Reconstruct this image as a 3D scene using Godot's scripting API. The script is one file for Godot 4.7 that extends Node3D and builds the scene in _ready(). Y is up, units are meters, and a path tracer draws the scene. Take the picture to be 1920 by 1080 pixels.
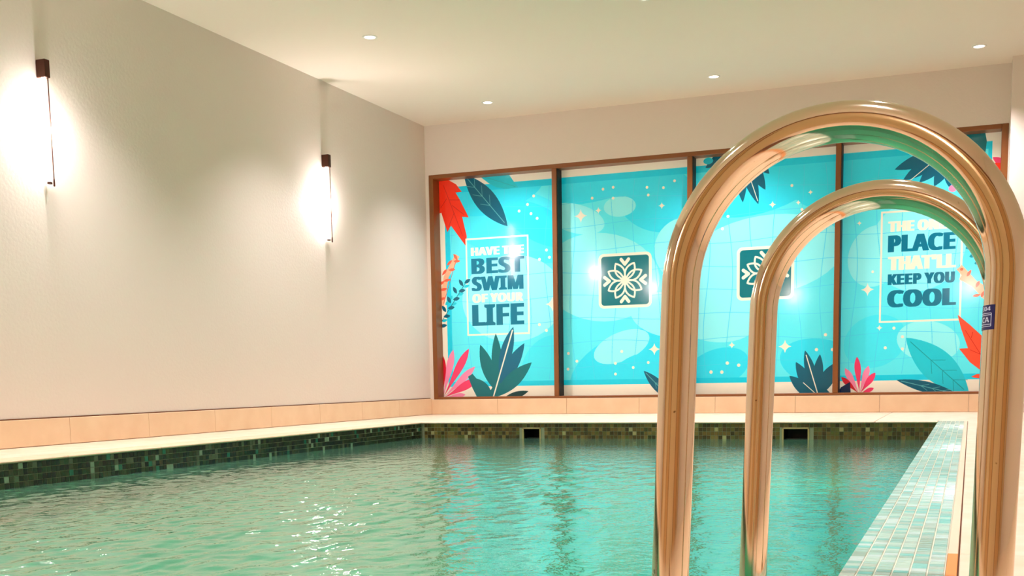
extends Node3D
# Indoor swimming pool: left wall with bar lamps, printed window wall, mosaic edge, steel ladder.

const EYE := Vector3(0.0, 0.344, 0.0)
const WALL_L := -5.016
const WALL_R := 1.9
const WALL_B := -10.383
const WALL_F := 1.2
const TOP := 2.8
const POOL_L := -4.187
const POOL_R := -0.2025
const POOL_B := -8.481
const POOL_F := -0.3
const LEVEL := -0.129
const GLASS := -10.52

const LAMP_GLOW := 24.0
const LAMP_ENERGY := 0.5
const SPOT_ENERGY := 5.1
const POOL_ENERGY := 1.5
const WARM := Color(1.0, 0.965, 0.985)

var rng := RandomNumberGenerator.new()
var mats := {}
var taken := {}

# ------------------------------------------------------------------ helpers
func mat(called: String, c: Color, rough := 0.6, metal := 0.0, spec := 0.5) -> StandardMaterial3D:
	if mats.has(called):
		return mats[called]
	var m := StandardMaterial3D.new()
	m.resource_name = called
	m.albedo_color = c
	m.roughness = rough
	m.metallic = metal
	m.metallic_specular = spec
	mats[called] = m
	return m

func noise_tex(freq: float, c0: Color, c1: Color, s: int, oct := 4, size := 512) -> NoiseTexture2D:
	var n := FastNoiseLite.new()
	n.seed = s
	n.frequency = freq
	n.fractal_octaves = oct
	var t := NoiseTexture2D.new()
	t.width = size
	t.height = size
	t.seamless = true
	t.noise = n
	var g := Gradient.new()
	g.set_color(0, c0)
	g.set_color(1, c1)
	t.color_ramp = g
	return t

func bump_tex(freq: float, s: int, strength: float, size := 512) -> NoiseTexture2D:
	var n := FastNoiseLite.new()
	n.seed = s
	n.frequency = freq
	n.fractal_octaves = 4
	var t := NoiseTexture2D.new()
	t.width = size
	t.height = size
	t.seamless = true
	t.as_normal_map = true
	t.bump_strength = strength
	t.noise = n
	return t

func world_mapped(m: StandardMaterial3D, k: float):
	m.uv1_triplanar = true
	m.uv1_world_triplanar = true
	m.uv1_scale = Vector3(k, k, k)

func st_new() -> SurfaceTool:
	var st := SurfaceTool.new()
	st.begin(Mesh.PRIMITIVE_TRIANGLES)
	return st

func tri(st: SurfaceTool, a: Vector3, b: Vector3, c: Vector3, out: Vector3):
	var n := (c - a).cross(b - a).normalized()
	if n.dot(out) < 0.0:
		var k := b
		b = c
		c = k
		n = -n
	for p in [a, b, c]:
		st.set_normal(n)
		st.add_vertex(p)

func quad(st: SurfaceTool, a: Vector3, b: Vector3, c: Vector3, d: Vector3, out: Vector3):
	tri(st, a, b, c, out)
	tri(st, a, c, d, out)

# box from lo to hi with chamfered edges
func box(st: SurfaceTool, lo: Vector3, hi: Vector3, ch := 0.0):
	var m := (lo + hi) / 2.0
	var h := (hi - lo) / 2.0
	ch = minf(ch, minf(h.x, minf(h.y, h.z)) * 0.9)
	for ax in 3:
		var u := (ax + 1) % 3
		var v := (ax + 2) % 3
		for s in [-1.0, 1.0]:
			var n := Vector3.ZERO
			n[ax] = s
			var p := []
			for q in [[-1, -1], [1, -1], [1, 1], [-1, 1]]:
				var w := Vector3.ZERO
				w[ax] = s * h[ax]
				w[u] = q[0] * (h[u] - ch)
				w[v] = q[1] * (h[v] - ch)
				p.append(m + w)
			quad(st, p[0], p[1], p[2], p[3], n)
	if ch <= 0.0:
		return
	for ax in 3:
		var u := (ax + 1) % 3
		var v := (ax + 2) % 3
		for su in [-1.0, 1.0]:
			for sv in [-1.0, 1.0]:
				var p := []
				for e in [[-1, 0], [1, 0], [1, 1], [-1, 1]]:
					var w := Vector3.ZERO
					w[ax] = e[0] * (h[ax] - ch)
					w[u] = su * (h[u] - (ch if e[1] == 1 else 0.0))
					w[v] = sv * (h[v] - (ch if e[1] == 0 else 0.0))
					p.append(m + w)
				var n := Vector3.ZERO
				n[u] = su
				n[v] = sv
				quad(st, p[0], p[1], p[2], p[3], n)
	for sx in [-1.0, 1.0]:
		for sy in [-1.0, 1.0]:
			for sz in [-1.0, 1.0]:
				var s := Vector3(sx, sy, sz)
				tri(st, m + s * Vector3(h.x, h.y - ch, h.z - ch), m + s * Vector3(h.x - ch, h.y, h.z - ch), m + s * Vector3(h.x - ch, h.y - ch, h.z), s)

func round_quad(st: SurfaceTool, ps: Array, ns: Array):
	var order := [0, 1, 2, 0, 2, 3]
	var n: Vector3 = (ps[2] - ps[0]).cross(ps[1] - ps[3])
	if n.dot(ns[0] + ns[2]) < 0.0:
		order = [0, 2, 1, 0, 3, 2]
	for j in order:
		st.set_normal(ns[j])
		st.add_vertex(ps[j])

# turned shape round the y axis: profile of (radius, height)
func lathe(st: SurfaceTool, prof: Array, at := Vector3.ZERO, seg := 24):
	for k in prof.size() - 1:
		var a: Vector2 = prof[k]
		var b: Vector2 = prof[k + 1]
		var side := Vector2(b.y - a.y, a.x - b.x).normalized()
		for i in seg:
			var t0 := TAU * i / seg
			var t1 := TAU * (i + 1) / seg
			var d0 := Vector3(cos(t0), 0, sin(t0))
			var d1 := Vector3(cos(t1), 0, sin(t1))
			var n0 := d0 * side.x + Vector3.UP * side.y
			var n1 := d1 * side.x + Vector3.UP * side.y
			var ps := [at + d0 * a.x + Vector3.UP * a.y, at + d1 * a.x + Vector3.UP * a.y, at + d1 * b.x + Vector3.UP * b.y, at + d0 * b.x + Vector3.UP * b.y]
			var ns := [n0, n1, n1, n0]
			round_quad(st, ps, ns)

# round tube swept along points, closed ends
func tube(st: SurfaceTool, pts: PackedVector3Array, r: float, seg := 28):
	var rings := []
	var norms := []
	var side := Vector3.ZERO
	for i in pts.size():
		var t := (pts[mini(i + 1, pts.size() - 1)] - pts[maxi(i - 1, 0)]).normalized()
		if i == 0:
			side = t.cross(Vector3(0, 0, 1) if absf(t.z) < 0.9 else Vector3(1, 0, 0)).normalized()
		side = (side - t * side.dot(t)).normalized()
		var up := t.cross(side)
		var ring := []
		var nn := []
		for k in seg:
			var a := TAU * k / seg
			var n := side * cos(a) + up * sin(a)
			ring.append(pts[i] + n * r)
			nn.append(n)
		rings.append(ring)
		norms.append(nn)
	for i in pts.size() - 1:
		for k in seg:
			var l := (k + 1) % seg
			var ps := [rings[i][k], rings[i][l], rings[i + 1][l], rings[i + 1][k]]
			var ns := [norms[i][k], norms[i][l], norms[i + 1][l], norms[i + 1][k]]
			round_quad(st, ps, ns)
	for e in [0, pts.size() - 1]:
		var out := (pts[e] - pts[1 if e == 0 else e - 1]).normalized()
		for k in seg:
			tri(st, pts[e], rings[e][k], rings[e][(k + 1) % seg], out)

func numbered(called: String) -> String:
	var n: int = taken.get(called, 0)
	taken[called] = n + 1
	return called if n == 0 else "%s_%03d" % [called, n]

func tag(o: Node3D, label: String, category: String, group := "", kind := "") -> Node3D:
	o.set_meta("label", label)
	o.set_meta("category", category)
	if group:
		o.set_meta("group", group)
	if kind:
		o.set_meta("kind", kind)
	return o

func put(called: String, mesh: Mesh, m: Material, parent: Node3D = null) -> MeshInstance3D:
	var o := MeshInstance3D.new()
	o.mesh = mesh
	o.material_override = m
	if parent == null:
		o.name = numbered(called)
		add_child(o)
	else:
		o.name = called
		parent.add_child(o, true)
	return o

func solid(called: String, st: SurfaceTool, m: Material, parent: Node3D = null) -> MeshInstance3D:
	return put(called, st.commit(), m, parent)

func base(called: String, at := Vector3.ZERO) -> Node3D:
	var o := Node3D.new()
	o.name = numbered(called)
	o.position = at
	add_child(o)
	return o

func block(called: String, lo: Vector3, hi: Vector3, m: Material, parent: Node3D = null, ch := 0.0) -> MeshInstance3D:
	var st := st_new()
	box(st, lo, hi, ch)
	return solid(called, st, m, parent)

# ------------------------------------------------------------------ printed film on the window glass
const CREAM := Color(0.96, 0.94, 0.86)
const STRIPE := Color(0.05, 0.84, 0.96)
const CYAN_A := Color(0.18, 0.89, 1.0)
const CYAN_B := Color(0.27, 0.92, 1.0)
const CYAN_C := Color(0.36, 0.94, 1.0)
const CYAN_D := Color(0.56, 0.97, 1.0)
const CYAN_E := Color(0.12, 0.70, 0.76)
const TEAL_L := Color(0.10, 0.80, 0.88)
const TEAL_D := Color(0.03, 0.58, 0.64)
const DARK_A := Color(0.02, 0.26, 0.27)
const DARK_B := Color(0.0, 0.38, 0.48)
const DARK_C := Color(0.0, 0.45, 0.48)
const DARK_D := Color(0.0, 0.41, 0.53)
const DARK_E := Color(0.04, 0.16, 0.34)
const VEIN_A := Color(0.36, 0.72, 0.74)
const INK := Color(0.0, 0.46, 0.58)
const RED_A := Color(0.98, 0.20, 0.10)
const RED_B := Color(0.78, 0.12, 0.08)
const RED_C := Color(0.86, 0.10, 0.20)
const RED_D := Color(0.98, 0.33, 0.22)
const CORAL_A := Color(0.96, 0.40, 0.30)
const CORAL_B := Color(0.80, 0.28, 0.22)
const PEACH := Color(0.99, 0.73, 0.58)
const PINK_A := Color(0.95, 0.25, 0.44)
const PINK_B := Color(0.98, 0.56, 0.71)

var sheet: Image
var sheet_at := Vector2.ZERO
var sheet_k := 1.0
var bold: SystemFont

func px(p: Vector2) -> Vector2:
	return Vector2((p.x - sheet_at.x) * sheet_k, sheet.get_height() - (p.y - sheet_at.y) * sheet_k)

# even-odd fill of outlines given in metres on the wall
func fill(shapes: Array, c: Color):
	var lines := []
	var top := INF
	var low := -INF
	for s in shapes:
		for i in s.size():
			var a := px(s[i])
			var b := px(s[(i + 1) % s.size()])
			top = minf(top, minf(a.y, b.y))
			low = maxf(low, maxf(a.y, b.y))
			if a.y != b.y:
				lines.append([a, b] if a.y < b.y else [b, a])
	for y in range(maxi(0, int(top)), mini(sheet.get_height() - 1, int(low) + 1) + 1):
		var yc := y + 0.5
		var xs := []
		for l in lines:
			if l[0].y <= yc and yc < l[1].y:
				xs.append(l[0].x + (yc - l[0].y) / (l[1].y - l[0].y) * (l[1].x - l[0].x))
		xs.sort()
		for k in range(0, xs.size() - 1, 2):
			var x0 := int(round(xs[k]))
			var x1 := int(round(xs[k + 1]))
			if inside:
				if y < limit.position.y or y >= limit.end.y:
					continue
				x0 = maxi(x0, int(limit.position.x))
				x1 = mini(x1, int(limit.end.x))
			if x1 > x0:
				sheet.fill_rect(Rect2i(x0, y, x1 - x0, 1), c)

func poly(pts: PackedVector2Array, c: Color):
	fill([pts], c)

func leaf_shape(b: Vector2, t: Vector2, w: float, blunt := 1.0) -> PackedVector2Array:
	var d := t - b
	var n := Vector2(-d.y, d.x).normalized()
	var out := PackedVector2Array()
	for k in 21:
		var f := k / 20.0
		out.append(b + d * f + n * w * 0.5 * pow(sin(PI * pow(f, blunt)), 0.85))
	for k in range(19, 0, -1):
		var f := k / 20.0
		out.append(b + d * f - n * w * 0.5 * pow(sin(PI * pow(f, blunt)), 0.85))
	return out

func leaf(b: Vector2, t: Vector2, w: float, c: Color, vein = null):
	fill([leaf_shape(b, t, w)], c)
	if vein == null:
		return
	var d := t - b
	var n := Vector2(-d.y, d.x).normalized()
	stroke(b + d * 0.08, b + d * 0.93, 0.006, vein)
	for f in [0.25, 0.42, 0.6]:
		for s in [-1.0, 1.0]:
			stroke(b + d * f, b + d * (f - 0.12) + n * s * w * 0.3, 0.004, vein)

func petal(b: Vector2, t: Vector2, w: float, c: Color):
	fill([leaf_shape(b, t, w, 1.9)], c)

func stroke(a: Vector2, b: Vector2, w: float, c: Color):
	var n := (b - a).orthogonal().normalized() * w / 2.0
	fill([PackedVector2Array([a + n, b + n, b - n, a - n])], c)

func oval(m: Vector2, r: Vector2, turn: float, c: Color):
	var out := PackedVector2Array()
	for k in 36:
		out.append(m + (Vector2(cos(TAU * k / 36), sin(TAU * k / 36)) * r).rotated(-turn))
	fill([out], c)

func disc(m: Vector2, r: float, c: Color):
	oval(m, Vector2(r, r), 0.0, c)

func sparkle(m: Vector2, r: float):
	var out := PackedVector2Array()
	for k in 32:
		var a := TAU * k / 32
		var e := pow(pow(absf(cos(a)), 0.62) + pow(absf(sin(a)), 0.62), -1.0 / 0.62)
		out.append(m + Vector2(cos(a), sin(a)) * r * e)
	fill([out], CREAM)

func outline(r: Rect2, w: float, c: Color):
	var i := r.grow(-w)
	fill([PackedVector2Array([r.position, r.position + Vector2(r.size.x, 0), r.end, r.position + Vector2(0, r.size.y)]), PackedVector2Array([i.position, i.position + Vector2(i.size.x, 0), i.end, i.position + Vector2(0, i.size.y)])], c)

# bold capitals fitted to a box, each stroke fattened a little
func words(t: String, r: Rect2, c: Color, fat: float):
	var m := TextMesh.new()
	m.font = bold
	m.text = t
	m.depth = 0.0
	m.font_size = 96
	m.pixel_size = 0.01
	var v: PackedVector3Array = m.get_mesh_arrays()[Mesh.ARRAY_VERTEX]
	var idx = m.get_mesh_arrays()[Mesh.ARRAY_INDEX]
	var lo := Vector2(INF, INF)
	var hi := -lo
	for p in v:
		lo = lo.min(Vector2(p.x, p.y))
		hi = hi.max(Vector2(p.x, p.y))
	var k := r.size / (hi - lo)
	for dx in ([-1, 0, 1] if fat > 0.0 else [0]):
		for i in range(0, idx.size(), 3):
			var q := PackedVector2Array()
			for j in 3:
				var p := v[idx[i + j]]
				q.append(r.position + (Vector2(p.x, p.y) - lo) * k + Vector2(dx * fat, 0))
			fill([q], c)

func emblem(r: Rect2):
	var m := r.get_center()
	rounded(r, 0.05, CREAM)
	rounded(r.grow(-0.026), 0.03, Color(0.02, 0.46, 0.50))
	var k := r.size.x
	var h := r.size.y / r.size.x
	for q in [-1.0, 1.0]:
		for s in [-1.0, 1.0]:
			for a in [29.0, 61.0]:
				var d := Vector2(cos(deg_to_rad(a)) * q, sin(deg_to_rad(a)) * s * h)
				var p := leaf_shape(m, m + d * k * 0.355, k * 0.16, 1.15)
				for i in p.size():
					thick(p[i], p[(i + 1) % p.size()], k * 0.034)
	for a in 4:
		var d := Vector2.RIGHT.rotated(a * PI / 2)
		var n := d.orthogonal()
		var e := Vector2(1, h)
		for s in [-1.0, 1.0]:
			thick(m + d * k * 0.295 * e, m + (d * 0.385 + n * s * 0.07) * k * e, k * 0.06)

func thick(a: Vector2, b: Vector2, w: float):
	stroke(a, b, w, CREAM)
	disc(a, w / 2, CREAM)
	disc(b, w / 2, CREAM)

func rounded(r: Rect2, c: float, col: Color):
	var out := PackedVector2Array()
	for q in [[1, 1, 0.0], [-1, 1, 90.0], [-1, -1, 180.0], [1, -1, 270.0]]:
		var m := r.get_center() + Vector2(q[0] * (r.size.x / 2 - c), q[1] * (r.size.y / 2 - c))
		for k in 7:
			var a := deg_to_rad(q[2] + k * 15.0)
			out.append(m + Vector2(cos(a), sin(a)) * c)
	fill([out], col)

# thin bent lines of a drawn pool grid
func waves(ph: float):
	inside = true
	var w := sheet.get_width() / sheet_k
	var c := Color(0.30, 0.87, 0.96)
	for i in 6:
		var x := sheet_at.x + w * (i + 0.5) / 6.0
		for k in 24:
			var y0 := 0.33 + k * 0.0763
			var y1 := y0 + 0.0763
			stroke(Vector2(x + 0.03 * sin(y0 * 4.0 + ph + i), y0), Vector2(x + 0.03 * sin(y1 * 4.0 + ph + i), y1), 0.005, c)
	for j in 8:
		var y := 0.45 + j * 0.22
		for k in 14:
			var x0 := sheet_at.x + w * k / 14.0
			var x1 := x0 + w / 14.0
			stroke(Vector2(x0, y + 0.02 * sin(x0 * 4.0 + ph + j)), Vector2(x1, y + 0.02 * sin(x1 * 4.0 + ph + j)), 0.004, c)
	inside = false

func art_1():
	field(Vector2(-4.165, 1.830), Vector2(0.777, 0.333), 0.30, CYAN_B)
	field(Vector2(-3.890, 1.812), Vector2(0.382, 0.164), 0.50, CYAN_A)
	field(Vector2(-4.327, 2.144), Vector2(0.503, 0.196), -0.20, CYAN_A)
	field(Vector2(-4.649, 0.456), Vector2(0.755, 0.465), 0.20, CYAN_C)
	field(Vector2(-4.178, 1.118), Vector2(0.532, 0.420), 0.00, CYAN_D)
	field(Vector2(-3.801, 0.440), Vector2(0.275, 0.330), 0.60, CYAN_B)
	waves(0.12)
	poly(PackedVector2Array([Vector2(-4.527, 2.323), Vector2(-4.198, 2.310), Vector2(-4.137, 2.224), Vector2(-4.093, 2.169), Vector2(-4.215, 2.163), Vector2(-4.326, 2.188), Vector2(-4.409, 2.238), Vector2(-4.492, 2.302)]), TEAL_L)
	stroke(Vector2(-4.436, 2.291), Vector2(-4.124, 2.179), 0.0045, CYAN_E)
	poly(PackedVector2Array([Vector2(-4.528, 2.301), Vector2(-4.492, 2.323), Vector2(-4.198, 2.312), Vector2(-4.201, 2.297), Vector2(-4.436, 2.306)]), DARK_A)
	leaf(Vector2(-4.662, 2.334), Vector2(-4.212, 1.811), 0.211, DARK_B, VEIN_A)
	poly(PackedVector2Array([Vector2(-4.966, 2.301), Vector2(-4.842, 2.302), Vector2(-4.750, 2.249), Vector2(-4.690, 2.173), Vector2(-4.758, 2.171), Vector2(-4.711, 2.096), Vector2(-4.622, 1.923), Vector2(-4.692, 1.934), Vector2(-4.676, 1.863), Vector2(-4.647, 1.745), Vector2(-4.654, 1.643), Vector2(-4.734, 1.748), Vector2(-4.815, 1.856), Vector2(-4.856, 1.794), Vector2(-4.873, 1.850), Vector2(-4.916, 1.987), Vector2(-4.975, 1.973)]), RED_A)
	stroke(Vector2(-4.887, 2.250), Vector2(-4.690, 1.748), 0.0052, RED_B)
	stroke(Vector2(-4.826, 2.104), Vector2(-4.711, 2.096), 0.0052, RED_B)
	stroke(Vector2(-4.798, 2.051), Vector2(-4.671, 1.952), 0.0052, RED_B)
	stroke(Vector2(-4.854, 2.119), Vector2(-4.922, 2.034), 0.0052, RED_B)
	stroke(Vector2(-4.779, 1.972), Vector2(-4.840, 1.847), 0.0052, RED_B)
	disc(Vector2(-3.938, 2.078), 0.0142, CREAM)
	disc(Vector2(-4.002, 2.003), 0.0142, CREAM)
	disc(Vector2(-4.090, 1.947), 0.0143, CREAM)
	disc(Vector2(-3.968, 1.914), 0.0142, CREAM)
	disc(Vector2(-3.906, 1.866), 0.0142, CREAM)
	disc(Vector2(-3.815, 1.563), 0.0141, CREAM)
	disc(Vector2(-3.888, 1.479), 0.0142, CREAM)
	disc(Vector2(-3.786, 1.493), 0.0141, CREAM)
	disc(Vector2(-3.898, 0.859), 0.0143, CREAM)
	disc(Vector2(-3.826, 0.801), 0.0143, CREAM)
	sparkle(Vector2(-3.761, 1.050), 0.0708)
	outline(Rect2(-4.662, 0.773, 0.663, 0.947), 0.016, CREAM)
	words("HAVE THE", Rect2(-4.600, 1.550, 0.547, 0.079), CREAM, 0.0070)
	words("BEST", Rect2(-4.595, 1.371, 0.541, 0.153), INK, 0.0100)
	words("SWIM", Rect2(-4.594, 1.207, 0.528, 0.139), INK, 0.0100)
	words("OF YOUR", Rect2(-4.593, 1.093, 0.527, 0.085), CREAM, 0.0070)
	words("LIFE", Rect2(-4.593, 0.869, 0.525, 0.204), INK, 0.0130)
	stroke(Vector2(-4.938, 1.079), Vector2(-4.881, 1.358), 0.0529, PEACH)
	stroke(Vector2(-4.887, 1.349), Vector2(-4.752, 1.564), 0.0526, PEACH)
	stroke(Vector2(-4.915, 1.098), Vector2(-4.758, 1.545), 0.0053, CORAL_B)
	leaf(Vector2(-4.795, 1.508), Vector2(-4.722, 1.508), 0.027, CORAL_A)
	leaf(Vector2(-4.851, 1.425), Vector2(-4.778, 1.429), 0.027, CORAL_A)
	leaf(Vector2(-4.923, 1.378), Vector2(-4.870, 1.437), 0.027, CORAL_A)
	leaf(Vector2(-4.911, 1.319), Vector2(-4.828, 1.335), 0.027, CORAL_A)
	leaf(Vector2(-4.953, 1.233), Vector2(-4.870, 1.245), 0.027, CORAL_A)
	leaf(Vector2(-4.958, 1.135), Vector2(-4.892, 1.159), 0.027, CORAL_A)
	leaf(Vector2(-4.869, 1.471), Vector2(-4.811, 1.522), 0.027, CORAL_A)
	leaf(Vector2(-4.965, 1.283), Vector2(-4.899, 1.319), 0.027, CORAL_A)
	leaf(Vector2(-4.795, 1.580), Vector2(-4.753, 1.521), 0.027, CORAL_A)
	leaf(Vector2(-4.688, 1.251), Vector2(-4.628, 1.268), 0.029, TEAL_L)
	leaf(Vector2(-4.754, 1.177), Vector2(-4.694, 1.193), 0.029, TEAL_L)
	leaf(Vector2(-4.832, 1.083), Vector2(-4.771, 1.100), 0.029, TEAL_L)
	leaf(Vector2(-4.895, 1.083), Vector2(-4.855, 1.129), 0.029, TEAL_L)
	leaf(Vector2(-4.940, 0.925), Vector2(-4.878, 0.939), 0.029, TEAL_L)
	leaf(Vector2(-4.848, 1.132), Vector2(-4.817, 1.174), 0.029, TEAL_L)
	stroke(Vector2(-4.976, 0.875), Vector2(-4.679, 1.281), 0.0059, DARK_B)
	leaf(Vector2(-4.684, 1.287), Vector2(-4.619, 1.327), 0.035, DARK_B)
	leaf(Vector2(-4.698, 1.261), Vector2(-4.740, 1.328), 0.035, DARK_B)
	leaf(Vector2(-4.769, 1.192), Vector2(-4.806, 1.259), 0.035, DARK_B)
	leaf(Vector2(-4.747, 1.214), Vector2(-4.674, 1.222), 0.035, DARK_B)
	leaf(Vector2(-4.838, 1.101), Vector2(-4.871, 1.168), 0.035, DARK_B)
	leaf(Vector2(-4.810, 1.134), Vector2(-4.737, 1.147), 0.035, DARK_B)
	leaf(Vector2(-4.869, 1.051), Vector2(-4.795, 1.060), 0.035, DARK_B)
	leaf(Vector2(-4.890, 1.015), Vector2(-4.932, 1.079), 0.035, DARK_B)
	leaf(Vector2(-4.918, 0.972), Vector2(-4.844, 0.977), 0.035, DARK_B)
	leaf(Vector2(-4.961, 0.877), Vector2(-4.882, 0.886), 0.035, DARK_B)
	leaf(Vector2(-4.958, 0.938), Vector2(-5.000, 1.009), 0.035, DARK_B)
	petal(Vector2(-4.947, 0.157), Vector2(-4.820, 0.642), 0.077, PINK_B)
	petal(Vector2(-4.947, 0.157), Vector2(-4.938, 0.587), 0.071, RED_C)
	petal(Vector2(-4.947, 0.157), Vector2(-4.586, 0.469), 0.071, PINK_B)
	petal(Vector2(-4.947, 0.157), Vector2(-4.649, 0.648), 0.083, PINK_A)
	petal(Vector2(-4.947, 0.157), Vector2(-4.698, 0.193), 0.048, PINK_B)
	petal(Vector2(-4.947, 0.157), Vector2(-4.564, 0.346), 0.083, PINK_A)
	poly(PackedVector2Array([Vector2(-4.665, 0.371), Vector2(-4.616, 0.398), Vector2(-4.534, 0.305), Vector2(-4.454, 0.152), Vector2(-4.565, 0.153), Vector2(-4.619, 0.256)]), DARK_C)
	leaf(Vector2(-4.369, 0.227), Vector2(-4.526, 0.682), 0.132, DARK_C)
	leaf(Vector2(-4.341, 0.252), Vector2(-4.358, 0.787), 0.114, DARK_C)
	leaf(Vector2(-4.325, 0.365), Vector2(-4.171, 0.847), 0.125, DARK_D)
	leaf(Vector2(-4.341, 0.252), Vector2(-4.057, 0.685), 0.131, DARK_D)
	leaf(Vector2(-4.385, 0.164), Vector2(-3.984, 0.497), 0.143, DARK_C)
	leaf(Vector2(-4.302, 0.138), Vector2(-4.022, 0.219), 0.068, DARK_A)
	leaf(Vector2(-4.399, 0.139), Vector2(-4.616, 0.357), 0.126, DARK_C)
	poly(PackedVector2Array([Vector2(-4.453, 0.190), Vector2(-4.375, 0.303), Vector2(-4.306, 0.302), Vector2(-4.328, 0.214), Vector2(-4.371, 0.138), Vector2(-4.468, 0.139)]), DARK_C)
	stroke(Vector2(-4.178, 0.819), Vector2(-4.401, 0.149), 0.0135, CREAM)

func art_2():
	field(Vector2(-3.378, 2.122), Vector2(0.577, 0.147), -0.10, CYAN_A)
	field(Vector2(-2.736, 1.978), Vector2(0.402, 0.302), 0.40, CYAN_A)
	field(Vector2(-3.513, 1.837), Vector2(0.292, 0.133), 0.30, CYAN_D)
	field(Vector2(-3.280, 1.280), Vector2(0.579, 0.410), 0.15, CYAN_D)
	field(Vector2(-2.437, 1.480), Vector2(0.322, 0.297), 0.50, CYAN_D)
	field(Vector2(-3.083, 1.920), Vector2(0.155, 0.093), 0.00, CYAN_D)
	field(Vector2(-3.050, 0.425), Vector2(0.575, 0.314), -0.40, CYAN_A)
	field(Vector2(-3.075, 0.626), Vector2(0.287, 0.136), -0.35, CYAN_D)
	field(Vector2(-2.946, 0.423), Vector2(0.234, 0.114), -0.40, CYAN_A)
	field(Vector2(-2.637, 0.908), Vector2(0.354, 0.202), 0.20, CYAN_D)
	waves(0.7)
	disc(Vector2(-3.244, 2.089), 0.0135, CREAM)
	disc(Vector2(-3.145, 2.099), 0.0134, CREAM)
	disc(Vector2(-3.351, 2.015), 0.0136, CREAM)
	disc(Vector2(-3.146, 2.000), 0.0134, CREAM)
	disc(Vector2(-2.821, 2.074), 0.0131, CREAM)
	disc(Vector2(-2.666, 2.059), 0.0130, CREAM)
	disc(Vector2(-2.809, 2.004), 0.0131, CREAM)
	disc(Vector2(-2.562, 2.112), 0.0129, CREAM)
	sparkle(Vector2(-3.465, 1.859), 0.0635)
	sparkle(Vector2(-3.291, 1.898), 0.0314)
	sparkle(Vector2(-2.682, 1.899), 0.0326)
	disc(Vector2(-3.604, 0.575), 0.0141, CREAM)
	disc(Vector2(-3.519, 0.499), 0.0140, CREAM)
	disc(Vector2(-3.609, 0.425), 0.0141, CREAM)
	disc(Vector2(-3.134, 0.470), 0.0137, CREAM)
	disc(Vector2(-3.071, 0.581), 0.0136, CREAM)
	disc(Vector2(-2.960, 0.428), 0.0135, CREAM)
	disc(Vector2(-2.814, 0.472), 0.0134, CREAM)
	disc(Vector2(-3.134, 0.370), 0.0137, CREAM)
	sparkle(Vector2(-2.755, 0.594), 0.0563)
	leaf(Vector2(-2.581, 0.114), Vector2(-2.858, 0.395), 0.102, DARK_B, VEIN_A)
	emblem(Rect2(-3.294, 0.987, 0.515, 0.506))

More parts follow.
